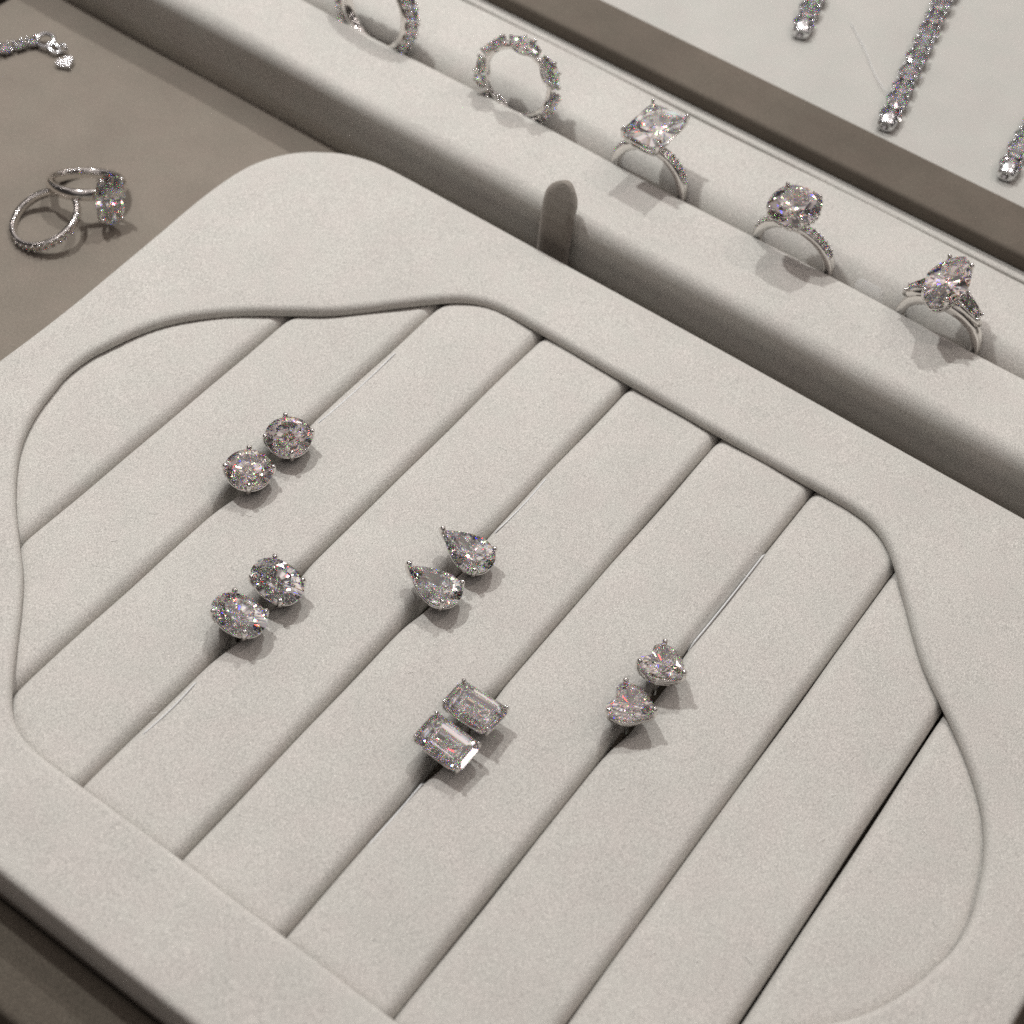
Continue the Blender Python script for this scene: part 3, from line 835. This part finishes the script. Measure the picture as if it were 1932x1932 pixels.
tennis('diamond tennis bracelet, farthest up the panel, only its clasp end in the photo', [(31.9, 70.2), (30.2, 75.5), (28.8, 81.0), (27, 90), (25, 110)], 8, 2.1, 7.45)
tennis('diamond tennis bracelet cut off by the right edge of the photo', [(79.2, 59.2), (78.2, 66), (77.2, 74), (76, 100)], 8, 2.1, 7.45)
m = MB(); m.tube([(37.2, 80.7, 7.6), (42.9, 75.3, 7.75), (48.1, 69.6, 7.8), (51.6, 66.3, 8.2), (53.2, 66.0, 8.2)], 0.07, n=6)
prop(m.build('nylon_thread', M_PLASTIC), 'thin pale thread on the panel running to the bracelet', 'thread')

def chain():
    t = thing('chain_bracelet', 'small diamond chain with a heart shaped tag, cut off by the left edge', 'bracelet', (-84, -10, -8), None)
    P = [(-96, -26), (-92, -22.5), (-89.6, -19.0), (-87.8, -15.6), (-87.0, -13.4), (-86.2, -11.4), (-85.2, -9.7)]
    P = [Vector((x + 84, y + 10, 0)) for x, y in P]
    first = None; s_ = 0
    L = [(a, b) for a, b in zip(P, P[1:])]
    def at(s_):
        for a, b in L:
            l = (b - a).length
            if s_ <= l: return a + (b - a) * (s_ / l), (b - a)
            s_ -= l
        return P[-1], L[-1][1] - L[-1][0] if False else (P[-1] - P[-2])
    tot = sum((b - a).length for a, b in L); n = int(tot / 2.7)
    for i in range(n + 1):
        p, d = at(i * 2.7); ang = math.atan2(d.y, d.x) - PI / 2
        if first is None: c = link_proto(1.2, t); first = c
        else: c = copy_part(first, t)
        c.location = p * S + Vector((0, 0, 1.2 * S)); c.rotation_euler = (0.25 * math.sin(i), 0.3 * math.sin(i * 1.7), ang)
    m = MB()   # open loop catch
    m.tube([(0.2 + 1.7 * math.cos(2 * PI * i / 24), 0.9 + 1.4 * math.sin(2 * PI * i / 24), 1.4 + 0.5 * math.sin(2 * PI * i / 24)) for i in range(24)], 0.42, n=8, closed=True)
    m.build('catch', M_SILVER, t)
    m = MB()
    m.tube([(2.6 + 1.3 * math.cos(2 * PI * i / 20), 0.6 + 0.9 * math.sin(2 * PI * i / 20), 1.0 - 0.3 * math.cos(2 * PI * i / 20)) for i in range(20)], 0.36, n=8, closed=True)
    m.tube([(4.0 + 0.8 * math.cos(2 * PI * i / 20), 1.6 + 0.2 * math.sin(2 * PI * i / 20), 1.0 + 0.8 * math.sin(2 * PI * i / 20)) for i in range(20)], 0.3, n=8, closed=True)
    m.build('jump_ring', M_SILVER, t)
    m = MB()   # heart tag lying nearly flat
    pts = []
    for i in range(36):
        a = 2 * PI * i / 36; x = 16 * math.sin(a) ** 3; y = 13 * math.cos(a) - 5 * math.cos(2 * a) - 2 * math.cos(3 * a) - math.cos(4 * a)
        pts.append((x * 0.112, y * 0.112))
    V = [(x * 0.9, y * 0.9, 0.32) for x, y in pts] + [(x, y, 0.15) for x, y in pts] + [(x, y, -0.25) for x, y in pts]
    F = [tuple(range(36))[::-1], tuple(72 + i for i in range(36))]
    for j in (0, 1):
        for i in range(36): F.append((j * 36 + i, j * 36 + (i + 1) % 36, (j + 1) * 36 + (i + 1) % 36, (j + 1) * 36 + i))
    h = mesh('heart_tag', V, F, M_SILVER, t, smooth=False); h.location = Vector((7.0, -0.9, 0.75)) * S; h.rotation_euler = (R(4), R(-4), R(70))
chain()

# stray fibres caught on the suede
lint = MB(); rl = random.Random(3)
for i in range(90):
    x = rl.uniform(-15, 135); y = rl.uniform(-118, -20)
    if inset(x - TX, y - TY) < 3 or abs((x + 8.5) % 17 - 8.5) < 2.6 and rl.random() < 0.4: continue
    a = rl.uniform(0, 2 * PI); l = rl.uniform(0.5, 1.5); c = rl.uniform(-0.5, 0.5)
    z = -1.44 if abs((x + 8.5) % 17 - 8.5) > 2.4 else -2.0
    lint.tube([(x + l * t * math.cos(a + c * t), y + l * t * math.sin(a + c * t), z + 0.10 * math.sin(PI * t)) for t in (0, .25, .5, .75, 1)], 0.028, n=4)
m_l, _, b_l = nodes('pale_fibre'); b_l.inputs['Base Color'].default_value = (0.82, 0.81, 0.78, 1); b_l.inputs['Roughness'].default_value = 0.8
prop(lint.build('lint', m_l), 'stray pale fibres caught on the suede pads', 'lint', kind='stuff')
